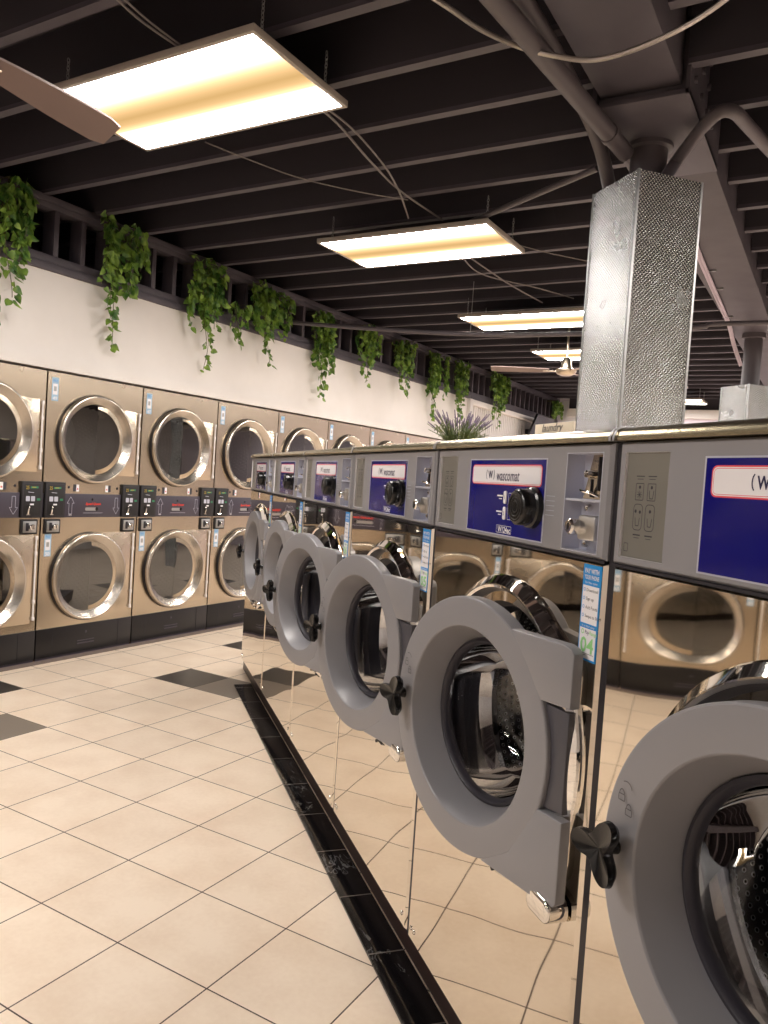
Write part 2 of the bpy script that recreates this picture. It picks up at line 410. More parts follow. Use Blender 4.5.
def cells(mb, x0, x1, z0, z1, holes, y, m):
    xs = sorted({x0, x1, *[h[0] for h in holes], *[h[1] for h in holes]}); zs = sorted({z0, z1, *[h[2] for h in holes], *[h[3] for h in holes]})
    for i in range(len(xs)-1):
        for j in range(len(zs)-1):
            mx, mz = (xs[i]+xs[i+1])/2, (zs[j]+zs[j+1])/2
            if any(h[0] < mx < h[1] and h[2] < mz < h[3] for h in holes): continue
            mb.poly([(xs[i], y, zs[j]), (xs[i+1], y, zs[j]), (xs[i+1], y, zs[j+1]), (xs[i], y, zs[j+1])], m)
def recess(mb, x0, x1, z0, z1, y0, y1, m, mback=None):
    mb.poly([(x0, y0, z0), (x0, y1, z0), (x0, y1, z1), (x0, y0, z1)], m); mb.poly([(x1, y0, z0), (x1, y1, z0), (x1, y1, z1), (x1, y0, z1)], m)
    mb.poly([(x0, y0, z0), (x1, y0, z0), (x1, y1, z0), (x0, y1, z0)], m); mb.poly([(x0, y0, z1), (x1, y0, z1), (x1, y1, z1), (x0, y1, z1)], m)
    mb.poly([(x0, y1, z0), (x1, y1, z0), (x1, y1, z1), (x0, y1, z1)], mback or m)
def torus_ring(mb, c, R, r, m, axis='y', seg=64, sub=12):
    prof = [(R+r*math.cos(2*PI*k/sub), r*math.sin(2*PI*k/sub)) for k in range(sub+1)]
    mb.lathe(prof, m, c, axis, seg)

# ================================================================== SETTING
XL, XR, YB, YF, ZC = -1.95, 8.6, -6.5, 11.0, 3.26
b = MB(); b.box(XL, XR, YB, YF, -.1, 0, 'floor'); struct(b.build('floor'))
b = MB(); b.box(XL, XR, YB, YF, ZC, ZC+.1, 'deck'); struct(b.build('ceiling'))
b = MB(); b.box(XL-.1, XL, YB, YF, 0, ZC, 'deck'); struct(b.build('wall_left'))
b = MB(); b.box(XR, XR+.1, YB, YF, 0, ZC, 'wall'); struct(b.build('wall_right'))
b = MB(); b.box(XL, XR, YB-.1, YB, 0, ZC, 'wall'); struct(b.build('wall_back'))
# end wall: pale, with a header band
b = MB(); b.box(XL, XR, YF, YF+.1, 0, ZC, 'wall_far'); b.box(-.6, XR, YF-.12, YF, 2.66, 2.80, 'trimw'); b.box(-.6, XR, YF-.03, YF, 2.80, ZC, 'deck'); struct(b.build('wall_front'))
# upper wall over the dryers, its board just above the machines, and the framed section beyond it
b = MB(); b.box(DX-.13, DX-.01, YB, 7.16, 1.90, 2.51, 'wall'); b.box(DX-.01, DX+.012, YB, 7.16, 1.90, 1.975, 'wall'); struct(b.build('wall_dryers'))
b = MB()
b.box(DX-.13, DX-.06, 7.16, YF, 0, 2.51, 'corr')
for i in range(int((YF-7.3)/.075)):
    y = 7.25+i*.075; b.box(DX-.06, DX-.047, y, y+.037, 0, 2.44, 'corr')
struct(b.build('wall_beyond'))
b = MB(); b.box(DX-.06, DX+.04, 7.14, 7.24, 0, 2.51, 'trimw', .004); b.box(DX-.06, DX+.03, 7.24, YF, 2.44, 2.51, 'trimw', .004); struct(b.build('trim_1'))
# black marble kerb in front of the washers (local x along the row)
b = MB(); b.box(-.43, 4.9, -.137, -.030, 0, .010, 'kerb', .003); o = b.build('trim_2'); o.location = N*KD; o.rotation_euler = (0, 0, -th); struct(o)
b = MB(); b.box(-.84, 4.5, -.022, .7, 0, PL-.001, 'plinth', .004); o = b.build('trim_3'); o.location = N*KD; o.rotation_euler = (0, 0, -th); struct(o)

# joists
b = MB()
JY = [.235+.405*k for k in range(-16, 33)]
for k, y in enumerate(JY):
    if y < YB or y > YF-.1: continue
    b = MB(); b.box(XL, 2.66, y-.022, y+.022, 2.97, ZC, 'deck'); b.box(XL, 2.66, y-.0225, y+.0225, 2.965, 2.985, 'cpaint')  # paler undersides: the light on them is put into the colour
    b.box(3.0, XR, y-.022, y+.022, 2.97, ZC, 'deck'); b.box(3.0, XR, y-.0225, y+.0225, 2.965, 2.985, 'cpaint')
    struct(b.build('ceiling_joist'))
# main beam with its lower steel saddle over the post
b = MB(); b.box(2.665, 2.975, YB, .66, 2.91, ZC, 'cpaint', .006); struct(b.build('ceiling_beam'))
b = MB(); b.box(2.655, 2.995, .66, YF-.04, 2.885, ZC, 'cpaint', .006); b.box(2.64, 2.655, .63, 1.4, 2.86, 3.2, 'cpaint'); b.box(2.995, 3.01, .63, 1.4, 2.86, 3.2, 'cpaint')
b.box(2.64, 3.01, .63, 1.42, 2.862, 2.884, 'cpaint', .003)
for z in (2.95, 3.05, 3.15):
    for y in (.72, .86, 1.0, 1.14): b.lathe([(0, .012), (.014, .012), (.014, 0)], 'cpaint', (3.01, y, z), 'x', 8)
struct(b.build('ceiling_beam'))

# slatted ladder frame on top of the wall
lad = empty('ladder_frame', (DX, 0, 2.51))
tag(lad, 'dark painted ladder-like stud frame running along the top of the white wall', 'wall frame')
b = MB(); b.box(-.13, .012, YB, 7.2, 0, .05, 'cpaint', .004); b.box(-.13, .0, YB, 7.2, .05, .10, 'cpaint', .004); b.box(-.13, 0, 7.2, YF, 0, .10, 'cpaint', .004); b.build('bottom_rail', lad)
b = MB(); b.box(-.13, 0, YB, YF, .385, .455, 'cpaint', .004); b.box(-.13, .012, YB, YF, .42, .46, 'cpaint', .004); b.build('top_rail', lad)
st = None; y = .741-.204*12
while y < YF:
    if st is None:
        b = MB(); b.box(-.12, -.004, -.019, .019, .10, .385, 'cpaint', .003); st = b.build('stud', lad); o = st
    else: o = st.copy(); COL.objects.link(o)
    o.location = (0, y, 0); y += .204

# ================================================================== WASHERS
W = SP; CX, CZ, RD = .475, .794, .287
HU, HY = .852, -.030
def hull(a, r, i):
    """round surround that runs out to the hinge side in a straight-edged lobe"""
    if i not in HI: return r
    ext = HI[i]; c, s_ = math.cos(a), math.sin(a)
    pts = [(.300, .215), (.316, .19), (.316, -.20), (.300, -.235)]
    # polygon of tangents from circle to hinge block
    poly = [(r*math.cos(1.05), r*math.sin(1.05))]+pts+[(r*math.cos(-1.0), r*math.sin(-1.0))]
    best = r
    for k in range(len(poly)-1):
        (x1, z1), (x2, z2) = poly[k], poly[k+1]
        dx, dz = x2-x1, z2-z1; den = c*dz-s_*dx
        if abs(den) < 1e-9: continue
        t = (x1*dz-z1*dx)/den; u = (x1*s_-z1*c)/den
        if t > 0 and -1e-6 <= u <= 1+1e-6: best = max(best, t-ext)
    return best
HI = {0: 0, 1: 0, 2: .004, 3: .010, 4: .020}

def make_washer():
    R = empty('washing_machine')
    b = MB()     # stainless cabinet, open at the drum
    hole_plate(b, .018, .831, .02, 1.196, CX, CZ, .275, 0, 'mirror')
    for (xa, xb) in ((.010, .018), (.839, .831)):
        b.poly([(xb, 0, .02), (xb, 0, 1.196), (xa, .009, 1.200), (xa, .009, .015)], 'mirror')
        b.poly([(xa, .009, .015), (xa, .009, 1.2), (xa, .95, 1.2), (xa, .95, .015)], 'brushed')
        b.poly([(xa, .06, 1.2), (xa, .95, 1.2), (xa, .95, 1.425), (xa, .06, 1.425)], 'brushed')
    b.poly([(.018, 0, 1.196), (.831, 0, 1.196), (.839, .009, 1.2), (.010, .009, 1.2)], 'mirror')
    b.poly([(.018, 0, .02), (.831, 0, .02), (.839, .009, .015), (.010, .009, .015)], 'mirror')
    b.poly([(.010, .95, .015), (.839, .95, .015), (.839, .95, 1.425), (.010, .95, 1.425)], 'brushed')
    b.poly([(.010, .009, .015), (.839, .009, .015), (.839, .95, .015), (.010, .95, .015)], 'seam')
    b.box(.03, .82, .03, .9, 0.001, .015, 'seam')
    for x in (.035, .058): b.lathe([(0, -.004), (.006, -.003), (.007, 0)], 'chrome', (x, 0, .05), 'y', 10)
    b.lathe([(0, -.004), (.006, -.003), (.007, 0)], 'chrome', (.805, 0, .05), 'y', 10)
    b.build('cabinet', R)
    b = MB(); b.box(.8395, .8585, .006, .9, .012, 1.42, 'seam'); b.build('gap_strip', R)  # dark strip in the open gap between machines, its shade put into the colour
    # top cover, bullnosed front edge
    b = MB()
    prof = [(-.014, 1.426)]
    for k in range(9):
        t = PI - (PI/2)*k/8; prof.append((.018+.032*math.cos(t), 1.430+.022*math.sin(t)))
    prof += [(.5, 1.452), (.95, 1.450), (.95, 1.426)]
    xs = (.006, .843); nP = len(prof)
    b.mesh([(x, p[0], p[1]) for x in xs for p in prof], [(i, (i+1) % nP, nP+(i+1) % nP, nP+i) for i in range(nP)], 'capsteel', True)
    for x in xs: b.poly([(x, p[0], p[1]) for p in prof], 'capsteel')
    for x0, x1 in ((.002, .009), (.840, .847)):
        pp = [(p[0]-(.003 if p[0] < .02 else 0), p[1]+(.002 if p[1] > 1.44 else 0)) for p in prof[:-1]] + [(.95, 1.42)]
        n2 = len(pp); b.mesh([(x, p[0], p[1]) for x in (x0, x1) for p in pp], [(i, (i+1) % n2, n2+(i+1) % n2, n2+i) for i in range(n2)], 'grey', True)
    b.build('top_cover', R)
    # grey fascia
    y0 = -.005
    b = MB(); H = [(.690, .812, 1.2165, 1.405), (.031, .149, 1.221, 1.405)]
    cells(b, .018, .831, 1.211, 1.419, H, y0, 'grey')
    e = [(.018, .831, 1.211, 1.419), (.011, .838, 1.206, 1.424)]
    P = lambda q, y: [(q[0], y, q[2]), (q[1], y, q[2]), (q[1], y, q[3]), (q[0], y, q[3])]
    A, B = P(e[0], y0), P(e[1], y0+.007); C2 = P(e[1], .06)
    for i in range(4):
        j = (i+1) % 4; b.poly([A[i], A[j], B[j], B[i]], 'grey'); b.poly([B[i], B[j], C2[j], C2[i]], 'grey')
    for k in range(5): line(b, (.618, 1.318-.010*k), (.652, 1.318-.010*k), .0012, y0-.0004, 'bluish')
    b.box(.011, .838, -.004, .004, 1.2005, 1.2055, 'seam')
    fp = b.build('control_fascia', R)
    # instruction plate
    b = MB(); recess(b, .031, .149, 1.221, 1.405, y0, y0+.005, 'white', 'platem')
    yy = y0+.0046
    for (x0, x1, z0, z1) in ((.060, .082, 1.322, 1.352), (.092, .114, 1.322, 1.352)):
        outline(b, rrect(x0, x1, z0, z1, .002), .0012, yy, 'ink')
    for (x0, x1) in ((.058, .083), (.090, .115)):
        outline(b, rrect(x0, x1, 1.270, 1.316, .008), .0012, yy, 'ink')
    for cx, cz in ((.071, 1.345), (.103, 1.345), (.064, 1.303), (.076, 1.302), (.103, 1.304)): disc(b, cx, cz, .003, yy, 'ink', 10)
    for cx, cz in ((.103, 1.332), (.070, 1.284), (.103, 1.284)):
        line(b, (cx-.006, cz+.008), (cx-.004, cz-.006), .0013, yy, 'ink'); line(b, (cx+.006, cz+.008), (cx+.004, cz-.006), .0013, yy, 'ink'); line(b, (cx-.004, cz-.006), (cx+.004, cz-.006), .0013, yy, 'ink')
    for k in range(4): t = PI*k/4; line(b, (.071-.007*math.cos(t), 1.332-.007*math.sin(t)), (.071+.007*math.cos(t), 1.332+.007*math.sin(t)), .001, yy, 'ink')
    for cx in (.071, .103):
        line(b, (cx-.011, 1.364), (cx+.011, 1.364), .0016, yy, 'ink'); line(b, (cx-.008, 1.359), (cx+.008, 1.359), .001, yy, 'ink')
        line(b, (cx-.010, 1.262), (cx+.010, 1.262), .0022, yy, 'ink'); line(b, (cx-.007, 1.257), (cx+.007, 1.257), .001, yy, 'ink')
    outline(b, rrect(.038, .050, 1.231, 1.246, .002), .001, yy, 'ink')
    b.build('instruction_plate', R)
    # program panel
    yb = y0-.0015
    b = MB(); b.prism([(.232, 1.217), (.613, 1.217), (.613, 1.397), (.232, 1.397)], yb+.0006, y0+.001, 'bluish')
    b.prism([(.236, 1.220), (.609, 1.220), (.609, 1.394), (.236, 1.394)], yb, y0, 'blue')
    pp = b.build('program_panel', R)
    b = MB(); flat(b, rrect(.250, .597, 1.335, 1.383, .010), yb-.0005, 'pink'); flat(b, rrect(.2525, .5945, 1.3375, 1.3805, .009), yb-.0008, 'white')
    outline(b, rrect(.2545, .5925, 1.3392, 1.3788, .008), .0008, yb-.0010, 'pink')
    yt = yb-.0012
    for sgn in (-1, 1):
        pts = [(.352+sgn*(.013+.008*math.cos(t)), 1.359+.013*math.sin(t)) for t in [(-1.1+2.2*k/8) for k in range(9)]]
        for k in range(8): line(b, pts[k], pts[k+1], .0022, yt, 'navy')
    text(b, 'W', .352, 1.359, .026, 'navy', yt, .024, bold=.03)
    text(b, 'wascomat', .386, 1.358, .036, 'navy', yt, .112, bold=.008, shear=.2, align='l')
    b.build('brand_plate', pp)
    b = MB()
    for z in (1.307, 1.270):
        b.prism(rrect(.431, .444, z-.015, z+.015, .005), yb-.003, yb, 'white', .001)
        text(b, '1' if z > 1.29 else '2', .4375, z, .013, 'navy', yb-.0035)
        line(b, (.395, z+.003), (.423, z+.003), .0035, yb-.0006, 'white'); line(b, (.405, z-.004), (.420, z-.004), .0018, yb-.0006, 'white')
    b.build('button', pp)
    b = MB(); outline(b, rrect(.452, .522, 1.256, 1.318, .002), .0015, yb-.0008, 'bluish'); flat(b, rrect(.461, .521, 1.258, 1.316, .001), yb-.0006, 'violet'); b.build('display_window', pp)
    b = MB(); text(b, 'W124ec', .440, 1.232, .019, 'white', yb-.0006, .062, bold=.02); outline(b, rrect(.402, .475, 1.2235, 1.2410, .001), .0008, yb-.0006, 'white'); b.build('lettering', pp)
    # program dial
    b = MB(); c = (.566, 0, 1.290)
    b.lathe([(.0, -.050), (.030, -.050), (.036, -.048), (.039, -.044), (.0395, -.020), (.044, -.017), (.046, yb)], 'black', c, 'y', 40,
            rad=lambda a, r, i: r*(1+.025*math.cos(14*a)) if 1 < i < 5 and r > .03 else r)
    for k in range(3): torus_ring(b, (c[0], -.050, c[2]), .012+.008*k, .0012, 'blackm', 'y', 30, 6)
    b.build('program_knob', pp)
    # coin box
    b = MB(); recess(b, .690, .812, 1.2165, 1.405, y0, .035, 'bluish')
    b.mesh([(.728, .030, 1.405), (.728, .012, 1.318), (.806, .012, 1.318), (.806, .030, 1.405)], [(0, 1, 2, 3)], 'dryer_steel')
    b.mesh([(.728, .030, 1.405), (.728, .012, 1.318), (.728, .034, 1.318), (.728, .034, 1.405)], [(0, 1, 2, 3)], 'bluish')
    b.box(.692, .810, y0, .034, 1.312, 1.317, 'bluish', .001)
    outline(b, [(.688, 1.214), (.814, 1.214), (.814, 1.407), (.688, 1.407)], .003, y0-.0006, 'bluish')
    cb = b.build('coin_box', R)
    b = MB(); b.lathe([(0, -.012), (.007, -.010), (.008, .0), (.008, .02)], 'chrome', (.757, .006, 1.366), 'y', 16)
    b.box(.772, .7745, .012, .024, 1.335, 1.40, 'seam'); b.box(.756, .7585, .008, .014, 1.322, 1.356, 'seam')
    b.tube([(.742, -.004, 1.334), (.758, -.008, 1.332), (.775, -.004, 1.330), (.785, .008, 1.324)], .0028, 'chrome', 8)
    text(b, 'INSERT', .752, 1.392, .006, 'ink', .024, .022)
    b.build('coin_slot', cb)
    b = MB(); b.box(.742, .800, -.006, .034, 1.238, 1.286, 'satin', .005); b.lathe([(0, -.022), (.012, -.022), (.0155, -.018), (.0155, .01)], 'chrome', (.738, -.002, 1.262), 'y', 20)
    b.box(.728, .748, -.014, .03, 1.248, 1.277, 'chrome', .003); b.box(.7365, .7395, -.0255, -.02, 1.255, 1.269, 'seam')
    for z in (1.300, 1.229): b.lathe([(0, .022), (.007, .024), (.008, .034)], 'chrome', (.722, .0, z), 'y', 12)
    b.build('coin_box_lock', cb)
    # porthole surround
    b = MB()
    prof = [(.338, .0), (.337, -.005), (.334, -.010), (.315, -.026), (.312, -.0265), (.306, -.022), (.297, .0), (.285, .012), (.262, .03)]
    for k0 in (0, 1, 2, 3, 4):
        b.lathe(prof[k0:k0+2], 'chrome', (CX, 0, CZ), 'y', 120, rad=lambda a, r, i, k0=k0: hull(a, r, i+k0))
    b.lathe([(.306, -.022), (.297, .0), (.285, .012)], 'grey_d', (CX, 0, CZ), 'y', 120)
    b.lathe([(.285, .012), (.262, .03), (.255, .07)], 'rubber', (CX, 0, CZ), 'y', 96)
    for k in range(7):
        a = math.radians(215+k*16); b.lathe([(0, -.003), (.007, -.001), (.007, .004)], 'seam', (CX+.322*math.cos(a), -.020, CZ+.322*math.sin(a)), 'y', 10)
    b.build('porthole_surround', R)
    # hinge block and pin
    b = MB(); b.prism(rrect(CX+.25, CX+.335, CZ-.292, CZ-.245, .020, 6), -.050, -.004, 'chrome', .008, True)
    b.build('hinge', R)
    # drum
    b = MB()
    b.lathe([(.256, .07), (.247, .085), (.240, .10), (.247, .118), (.272, .13)], 'chrome', (CX, 0, CZ), 'y', 72)
    b.lathe([(.272, .13+.37*k/8) for k in range(9)], 'drum', (CX, 0, CZ), 'y', 72, uv=True)
    b.lathe([(.272, .50), (.255, .52), (.15, .535)], 'drum', (CX, 0, CZ), 'y', 72, uv=True); b.lathe([(.15, .535), (.10, .53), (.09, .515), (0, .51)], 'rubber', (CX, 0, CZ), 'y', 48)
    dm = b.build('drum', R)
    b = MB()
    for k in range(3):
        a = math.radians(40+120*k); ca, sa = math.cos(a), math.sin(a); tx, tz = -sa, ca
        vs = []
        for y in (.14, .49):
            for (w, rr) in ((-.04, .268), (-.012, .215), (.012, .215), (.04, .268)): vs.append((CX+ca*rr+tx*w, y, CZ+sa*rr+tz*w))
        b.mesh(vs, [(0, 1, 5, 4), (1, 2, 6, 5), (2, 3, 7, 6), (0, 1, 2, 3), (4, 5, 6, 7)], 'darksteel')
    b.build('drum_lifter', dm)
    # door (origin on the hinge line)
    cx = CX-HU
    b = MB()
    for seg_ in ([(.184, .084), (.185, .078), (.2165, .0035)], [(.2165, .0035), (.2178, .0012), (.2200, .0)], [(.2200, .0), (.240, -.0010), (.262, -.0008), (.2805, .0005)],
                 [(.2805, .0005), (.2835, .0018), (.285, .005)], [(.285, .005), (.2845, .036), (.272, .048), (.25, .056), (.215, .082), (.184, .084)]):
        b.lathe(seg_, 'grey', (cx, 0, 0), 'y', 120)
    up_ = [(.150, .244), (.312, .246), (.330, .240), (.338, .232), (.338, .128), (.255, .124), (.20, .19)]
    lo_ = [(.268, -.088), (.338, -.088), (.338, -.246), (.325, -.260), (.10, -.268), (.19, -.21)]
    for pl in (up_, lo_): b.prism([(cx+x, z) for x, z in pl], .0, .024, 'grey', .003)
    b.prism([(cx+.25, .12), (cx+.325, .115), (cx+.325, -.08), (cx+.26, -.085), (cx+.285, 0)], .012, .028, 'grey_d', .002)
    # lock / unlock marks
    for (mx, mz) in ((-.247, .082), (-.231, .064)):
        outline(b, rrect(cx+mx-.007, cx+mx+.007, mz-.008, mz+.003, .002), .0014, -.0036, 'grey_d')
        pts = [(cx+mx+.005*math.cos(t), mz+.003+.007*math.sin(t)) for t in [PI*k/6 for k in range(7)]]
        for k in range(6): line(b, pts[k], pts[k+1], .0014, -.0036, 'grey_d')
    pts = [(cx-.239+.012*math.cos(t), .094+.012*math.sin(t)) for t in [.2+1.9*k/8 for k in range(9)]]
    for k in range(8): line(b, pts[k], pts[k+1], .0014, -.0036, 'grey_d')
    D = b.build('door', R, (HU, HY, CZ))
    b = MB(); b.lathe([(.1865, .066), (.180, .064), (.174, .070), (.171, .080), (.174, .092), (.187, .092)], 'rubber', (cx, 0, 0), 'y', 96)
    b.build('gasket', D)
    b = MB(); b.lathe([(.173, .080), (.171, .105), (.163, .14), (.152, .175), (.140, .200), (.115, .218), (.07, .234), (0, .242)], 'bowl', (cx, 0, 0), 'y', 96)
    b.build('glass_bowl', D)
    b = MB(); kx = cx-.256
    b.lathe([(.013, -.001), (.012, -.006), (.010, -.010), (.011, -.018), (.016, -.022)], 'black', (kx, 0, 0), 'y', 24)
    def star(a, r, i):
        w = max(0, math.cos(1.5*(a-PI)))**2 if True else 0
        w = (0.5+0.5*math.cos(3*(a-PI)))**1.3
        return r*(.42+.62*w)
    b.lathe([(0, -.018), (.030, -.018), (.046, -.022), (.054, -.032), (.052, -.042), (.034, -.038), (0, -.032)], 'black', (kx, 0, 0), 'y', 72, rad=star)
    b.build('door_knob', D)
    return R, D

def sticker(parent, num):
    b = MB(); x0, x1, z0, z1 = .770, .829, 1.012, 1.194; y = -.0012
    b.box(x0, x1, y, 0, z0, z1, 'cyan'); y -= .0004
    xm = (x0+x1)/2
    flat(b, [(x0+.003, 1.082), (x1-.003, 1.082), (x1-.003, 1.154), (x0+.003, 1.154)][::1], y, 'white')
    flat(b, [(x0+.003, 1.016), (x1-.003, 1.016), (x1-.003, 1.073), (x0+.003, 1.073)], y, 'white')
    b2 = y-.0003
    # move blocks: head blue 1.156-1.194, list 1.098-1.154, band, number card
    text(b, 'PAY WITH', xm, 1.182, .013, 'white', b2, .046, bold=.02); text(b, 'YOUR PHONE', xm, 1.170, .012, 'white', b2, .048, bold=.02)
    text(b, 'for free coins', xm, 1.160, .007, 'white', b2, .040)
    for k, s_ in enumerate(('Download', 'Sign up', 'Add Funds', 'Swipe to Start')):
        z = 1.146-.0165*k
        outline(b, [(x0+.009+.0035*math.cos(t), z+.0035*math.sin(t)) for t in [2*PI*j/10 for j in range(10)]], .0012, b2, 'cyan')
        text(b, s_, x0+.016, z, .009, 'ink', b2, None, align='l')
    text(b, 'it is that easy', xm, 1.0775, .006, 'white', b2, .042)
    outline(b, [(x0+.013+.0048*math.cos(t), 1.066+.0048*math.sin(t)) for t in [2*PI*j/14 for j in range(14)]], .0018, b2, 'green')
    text(b, 'Pay', x0+.021, 1.066, .010, 'navy', b2, align='l', bold=.01); text(b, 'Range', x0+.036, 1.066, .010, 'green', b2, align='l', bold=.01)
    text(b, num, xm, 1.042, .040, 'green', b2, .043, bold=.02)
    line(b, (x0+.006, 1.0255), (x1-.006, 1.0255), .0008, b2, 'ink'); line(b, (x0+.006, 1.0225), (x0+.028, 1.0225), .001, b2, 'ink')
    text(b, 'pay it', x0+.005, 1.0185, .007, 'cyan', b2, align='l', bold=.02)
    o = b.build('pay_sticker', parent); o['label'] = 'blue and white pay sticker with the green number ' + num
    return o

angs = {'A': 2.5, 'B': 4, 'C': 12, 'D': 11.5, 'E': 10.5, 'F': 7}
names = [('A', '08', 'stainless front load washer at the far end of the row, beside the dryers'),
         ('B', '07', 'stainless front load washer, second from the far end, its door almost shut'),
         ('C', '06', 'stainless front load washer with pay sticker 06, third from the far end'),
         ('D', '05', 'stainless front load washer with pay sticker 05 and its round door ajar'),
         ('E', '04', 'stainless front load washer with pay sticker 04, the nearest one shown whole'),
         ('F', '03', 'nearest front load washer, cut off by the right edge, big grey door ring')]
proto, pdoor = make_washer()
lst = [proto]+[copy_tree(proto) for _ in range(5)]
for i, ((k, num, lab), R) in enumerate(zip(names, lst)):
    s_left = S0-SP*(i-1)
    R.location = N*WD+DR*s_left+Vector((0, 0, PL)); R.scale = (WS, WS, WS); R.rotation_euler = (0, 0, -th)
    D = [c for c in R.children if c.name.startswith('door')][0]
    D.rotation_euler = (0, 0, math.radians(angs[k]))
    tag(R, lab, 'washing machine', 'front load washers in the diagonal row')
    sticker(R, num)

# ================================================================== DRYERS
def make_dryer():
    R = empty('stacked_dryer'); w = DSP
    b = MB()
    for (z0, z1, cz) in ((.21, .944, .54), (1.10+.003, 1.884, 1.475)):
        hole_plate(b, .006, w-.006, z0, z1, .39, cz, .245, 0, 'dryer_steel')
    for x in (.006, w-.006): b.poly([(x, 0, .0), (x, .9, .0), (x, .9, 1.884), (x, 0, 1.884)], 'dryer_steel')
    b.poly([(.006, 0, 1.884), (w-.006, 0, 1.884), (w-.006, .9, 1.884), (.006, .9, 1.884)], 'dryer_steel')
    b.poly([(.006, .9, 0), (w-.006, .9, 0), (w-.006, .9, 1.884), (.006, .9, 1.884)], 'dryer_steel')
    b.poly([(.006, 0, .944), (w-.006, 0, .944), (w-.006, 0, 1.103), (.006, 0, 1.103)], 'charcoal')
    for x in (.20, .60): b.lathe([(0, -.002), (.009, -.001), (.010, .001)], 'seam', (x, 0, 1.145), 'y', 12)
    for x in (.235, .52):
        b.box(x, x+.022, -.002, 0, 1.118, 1.165, 'ink'); b.box(x+.022 if x < .3 else x-.022, x+.044 if x < .3 else x, -.0018, 0, 1.118, 1.165, 'white')
        disc(b, x+.033 if x < .3 else x-.011, 1.135, .006, -.0022, 'redtxt', 10)
    b.build('cabinet', R)
    b = MB(); b.box(.004, w-.004, -.006, .02, 0.02, .212, 'base_black', .003); b.box(.008, w-.008, .0, .03, 0, .02, 'charcoal'); b.box(.001, w-.001, -.065, -.001, 0.0005, .007, 'floor_strip')
    for x in (.125, .665): b.box(x, x+.003, -.0075, -.005, .02, .21, 'seam')
    b.box(.32, .46, -.010, -.005, .075, .082, 'charcoal'); b.box(.32, .46, -.010, -.005, .095, .10, 'charcoal'); b.box(.33, .45, -.0066, -.005, .083, .094, 'seam')
    b.lathe([(0, -.009), (.008, -.008), (.009, -.005)], 'charcoal', (.39, 0, .155), 'y', 12)
    b.build('kick_panel', R)
    # control strip
    b = MB(); b.box(.166, .630, -.010, .01, .946, 1.102, 'charcoal', .002); y = -.0106
    def arrow(cx, up):
        s = 1 if up else -1; z = 1.024; P_ = [(-.012, -.055), (.012, -.055), (.012, .015), (.028, .015), (0, .058), (-.028, .015), (-.012, .015)]
        P_ = [(cx+p[0], z+s*p[1]) for p in P_]
        for k in range(7): line(b, P_[k], P_[(k+1) % 7], .0022, y, 'bluish')
        if up: line(b, (cx-.012, .961), (cx+.012, .961), .004, y, 'white')
    arrow(.212, True); arrow(.590, False)
    text(b, 'Speed Queen', .395, 1.037, .022, 'redtxt', y, .125, bold=.04, shear=.2)
    flat(b, rrect(.330, .425, .990, 1.012, .008), y, 'galv'); disc(b, .425, 1.002, .012, y-.0004, 'black'); disc(b, .385, 1.066, .007, y, 'black')
    line(b, (.315, .974), (.475, .974), .002, y, 'bluish')
    b.build('control_strip', R)
    for x in (.012, .636):
        b = MB(); b.box(x, x+.150, -.020, .01, .944, 1.176, 'blackm', .004); y = -.0206
        outline(b, rrect(x+.010, x+.140, .954, 1.164, .003), .0022, y, 'charcoal')
        text(b, '25', x+.040, 1.137, .030, 'amber', y, .022); line(b, (x+.060, 1.137), (x+.115, 1.139), .012, y, 'ledgreen'); line(b, (x+.070, 1.139), (x+.1, 1.139), .004, y-.0003, 'amber')
        for q in (0, 1): flat(b, rrect(x+.030+q*.036, x+.058+q*.036, 1.050, 1.082, .004), y, 'bluish')
        flat(b, rrect(x+.108, x+.132, 1.055, 1.069, .003), y, 'ledgreen'); flat(b, rrect(x+.060, x+.088, 1.025, 1.035, .001), y, 'white')
        line(b, (x+.044, 1.108), (x+.085, 1.105), .003, y, 'bluish')
        b.tube([(x+.045, -.022, 1.024), (x+.050, -.03, 1.010), (x+.046, -.03, .995), (x+.048, -.022, .968)], .0055, 'chrome', 8); b.tube([(x+.034, -.024, .966), (x+.060, -.024, .966)], .004, 'chrome', 8)
        b.build('payment_unit', R)
        b = MB(); x2 = x+.012; b.box(x2, x2+.118, -.010, .01, .838, .934, 'blackm', .003); b.box(x2+.012, x2+.106, -.016, -.008, .850, .922, 'galv', .003)
        b.lathe([(0, -.036), (.014, -.036), (.018, -.032), (.020, -.014)], 'chrome', (x2+.068, 0, .886), 'y', 20); b.box(x2+.03, x2+.05, -.020, -.014, .86, .912, 'seam', .002); b.box(x2+.066, x2+.070, -.0375, -.034, .876, .896, 'seam')
        b.build('coin_drawer', R)
    for (cz, zt, zb, zlab) in ((1.475, 1.70, 1.235, 1.77), (.54, .835, .262, .755)):
        cx = .39
        b = MB()     # door panel outline + ring + drum
        b.box(.40, w-.048, -.005, .001, zb, zt, 'dryer_steel', .002)
        D = b.build('door', R)
        b = MB(); prof = [(.300, .0), (.300, -.026), (.298, -.036), (.292, -.042), (.284, -.043), (.278, -.039), (.262, -.024), (.240, -.010), (.236, -.004)]
        b.lathe(prof, 'dryer_ring', (cx, 0, cz), 'y', 72); b.lathe([(.301, .0), (.3035, -.012), (.301, -.018)], 'seam', (cx, 0, cz), 'y', 72); b.lathe([(.240, -.010), (.236, -.002), (.232, .004)], 'rubber', (cx, 0, cz), 'y', 72)
        b.build('door_ring', D)
        b = MB(); b.lathe([(.236, -.004), (.12, -.008), (0, -.009)], 'dglass', (cx, 0, cz), 'y', 72); b.build('door_glass', D)
        b = MB(); b.tube([(w-.030, -.008, zb+.03), (w-.030, -.008, zt-.01)], .006, 'trimw', 8)  # hinge coloured white: the bright highlight along it is painted in
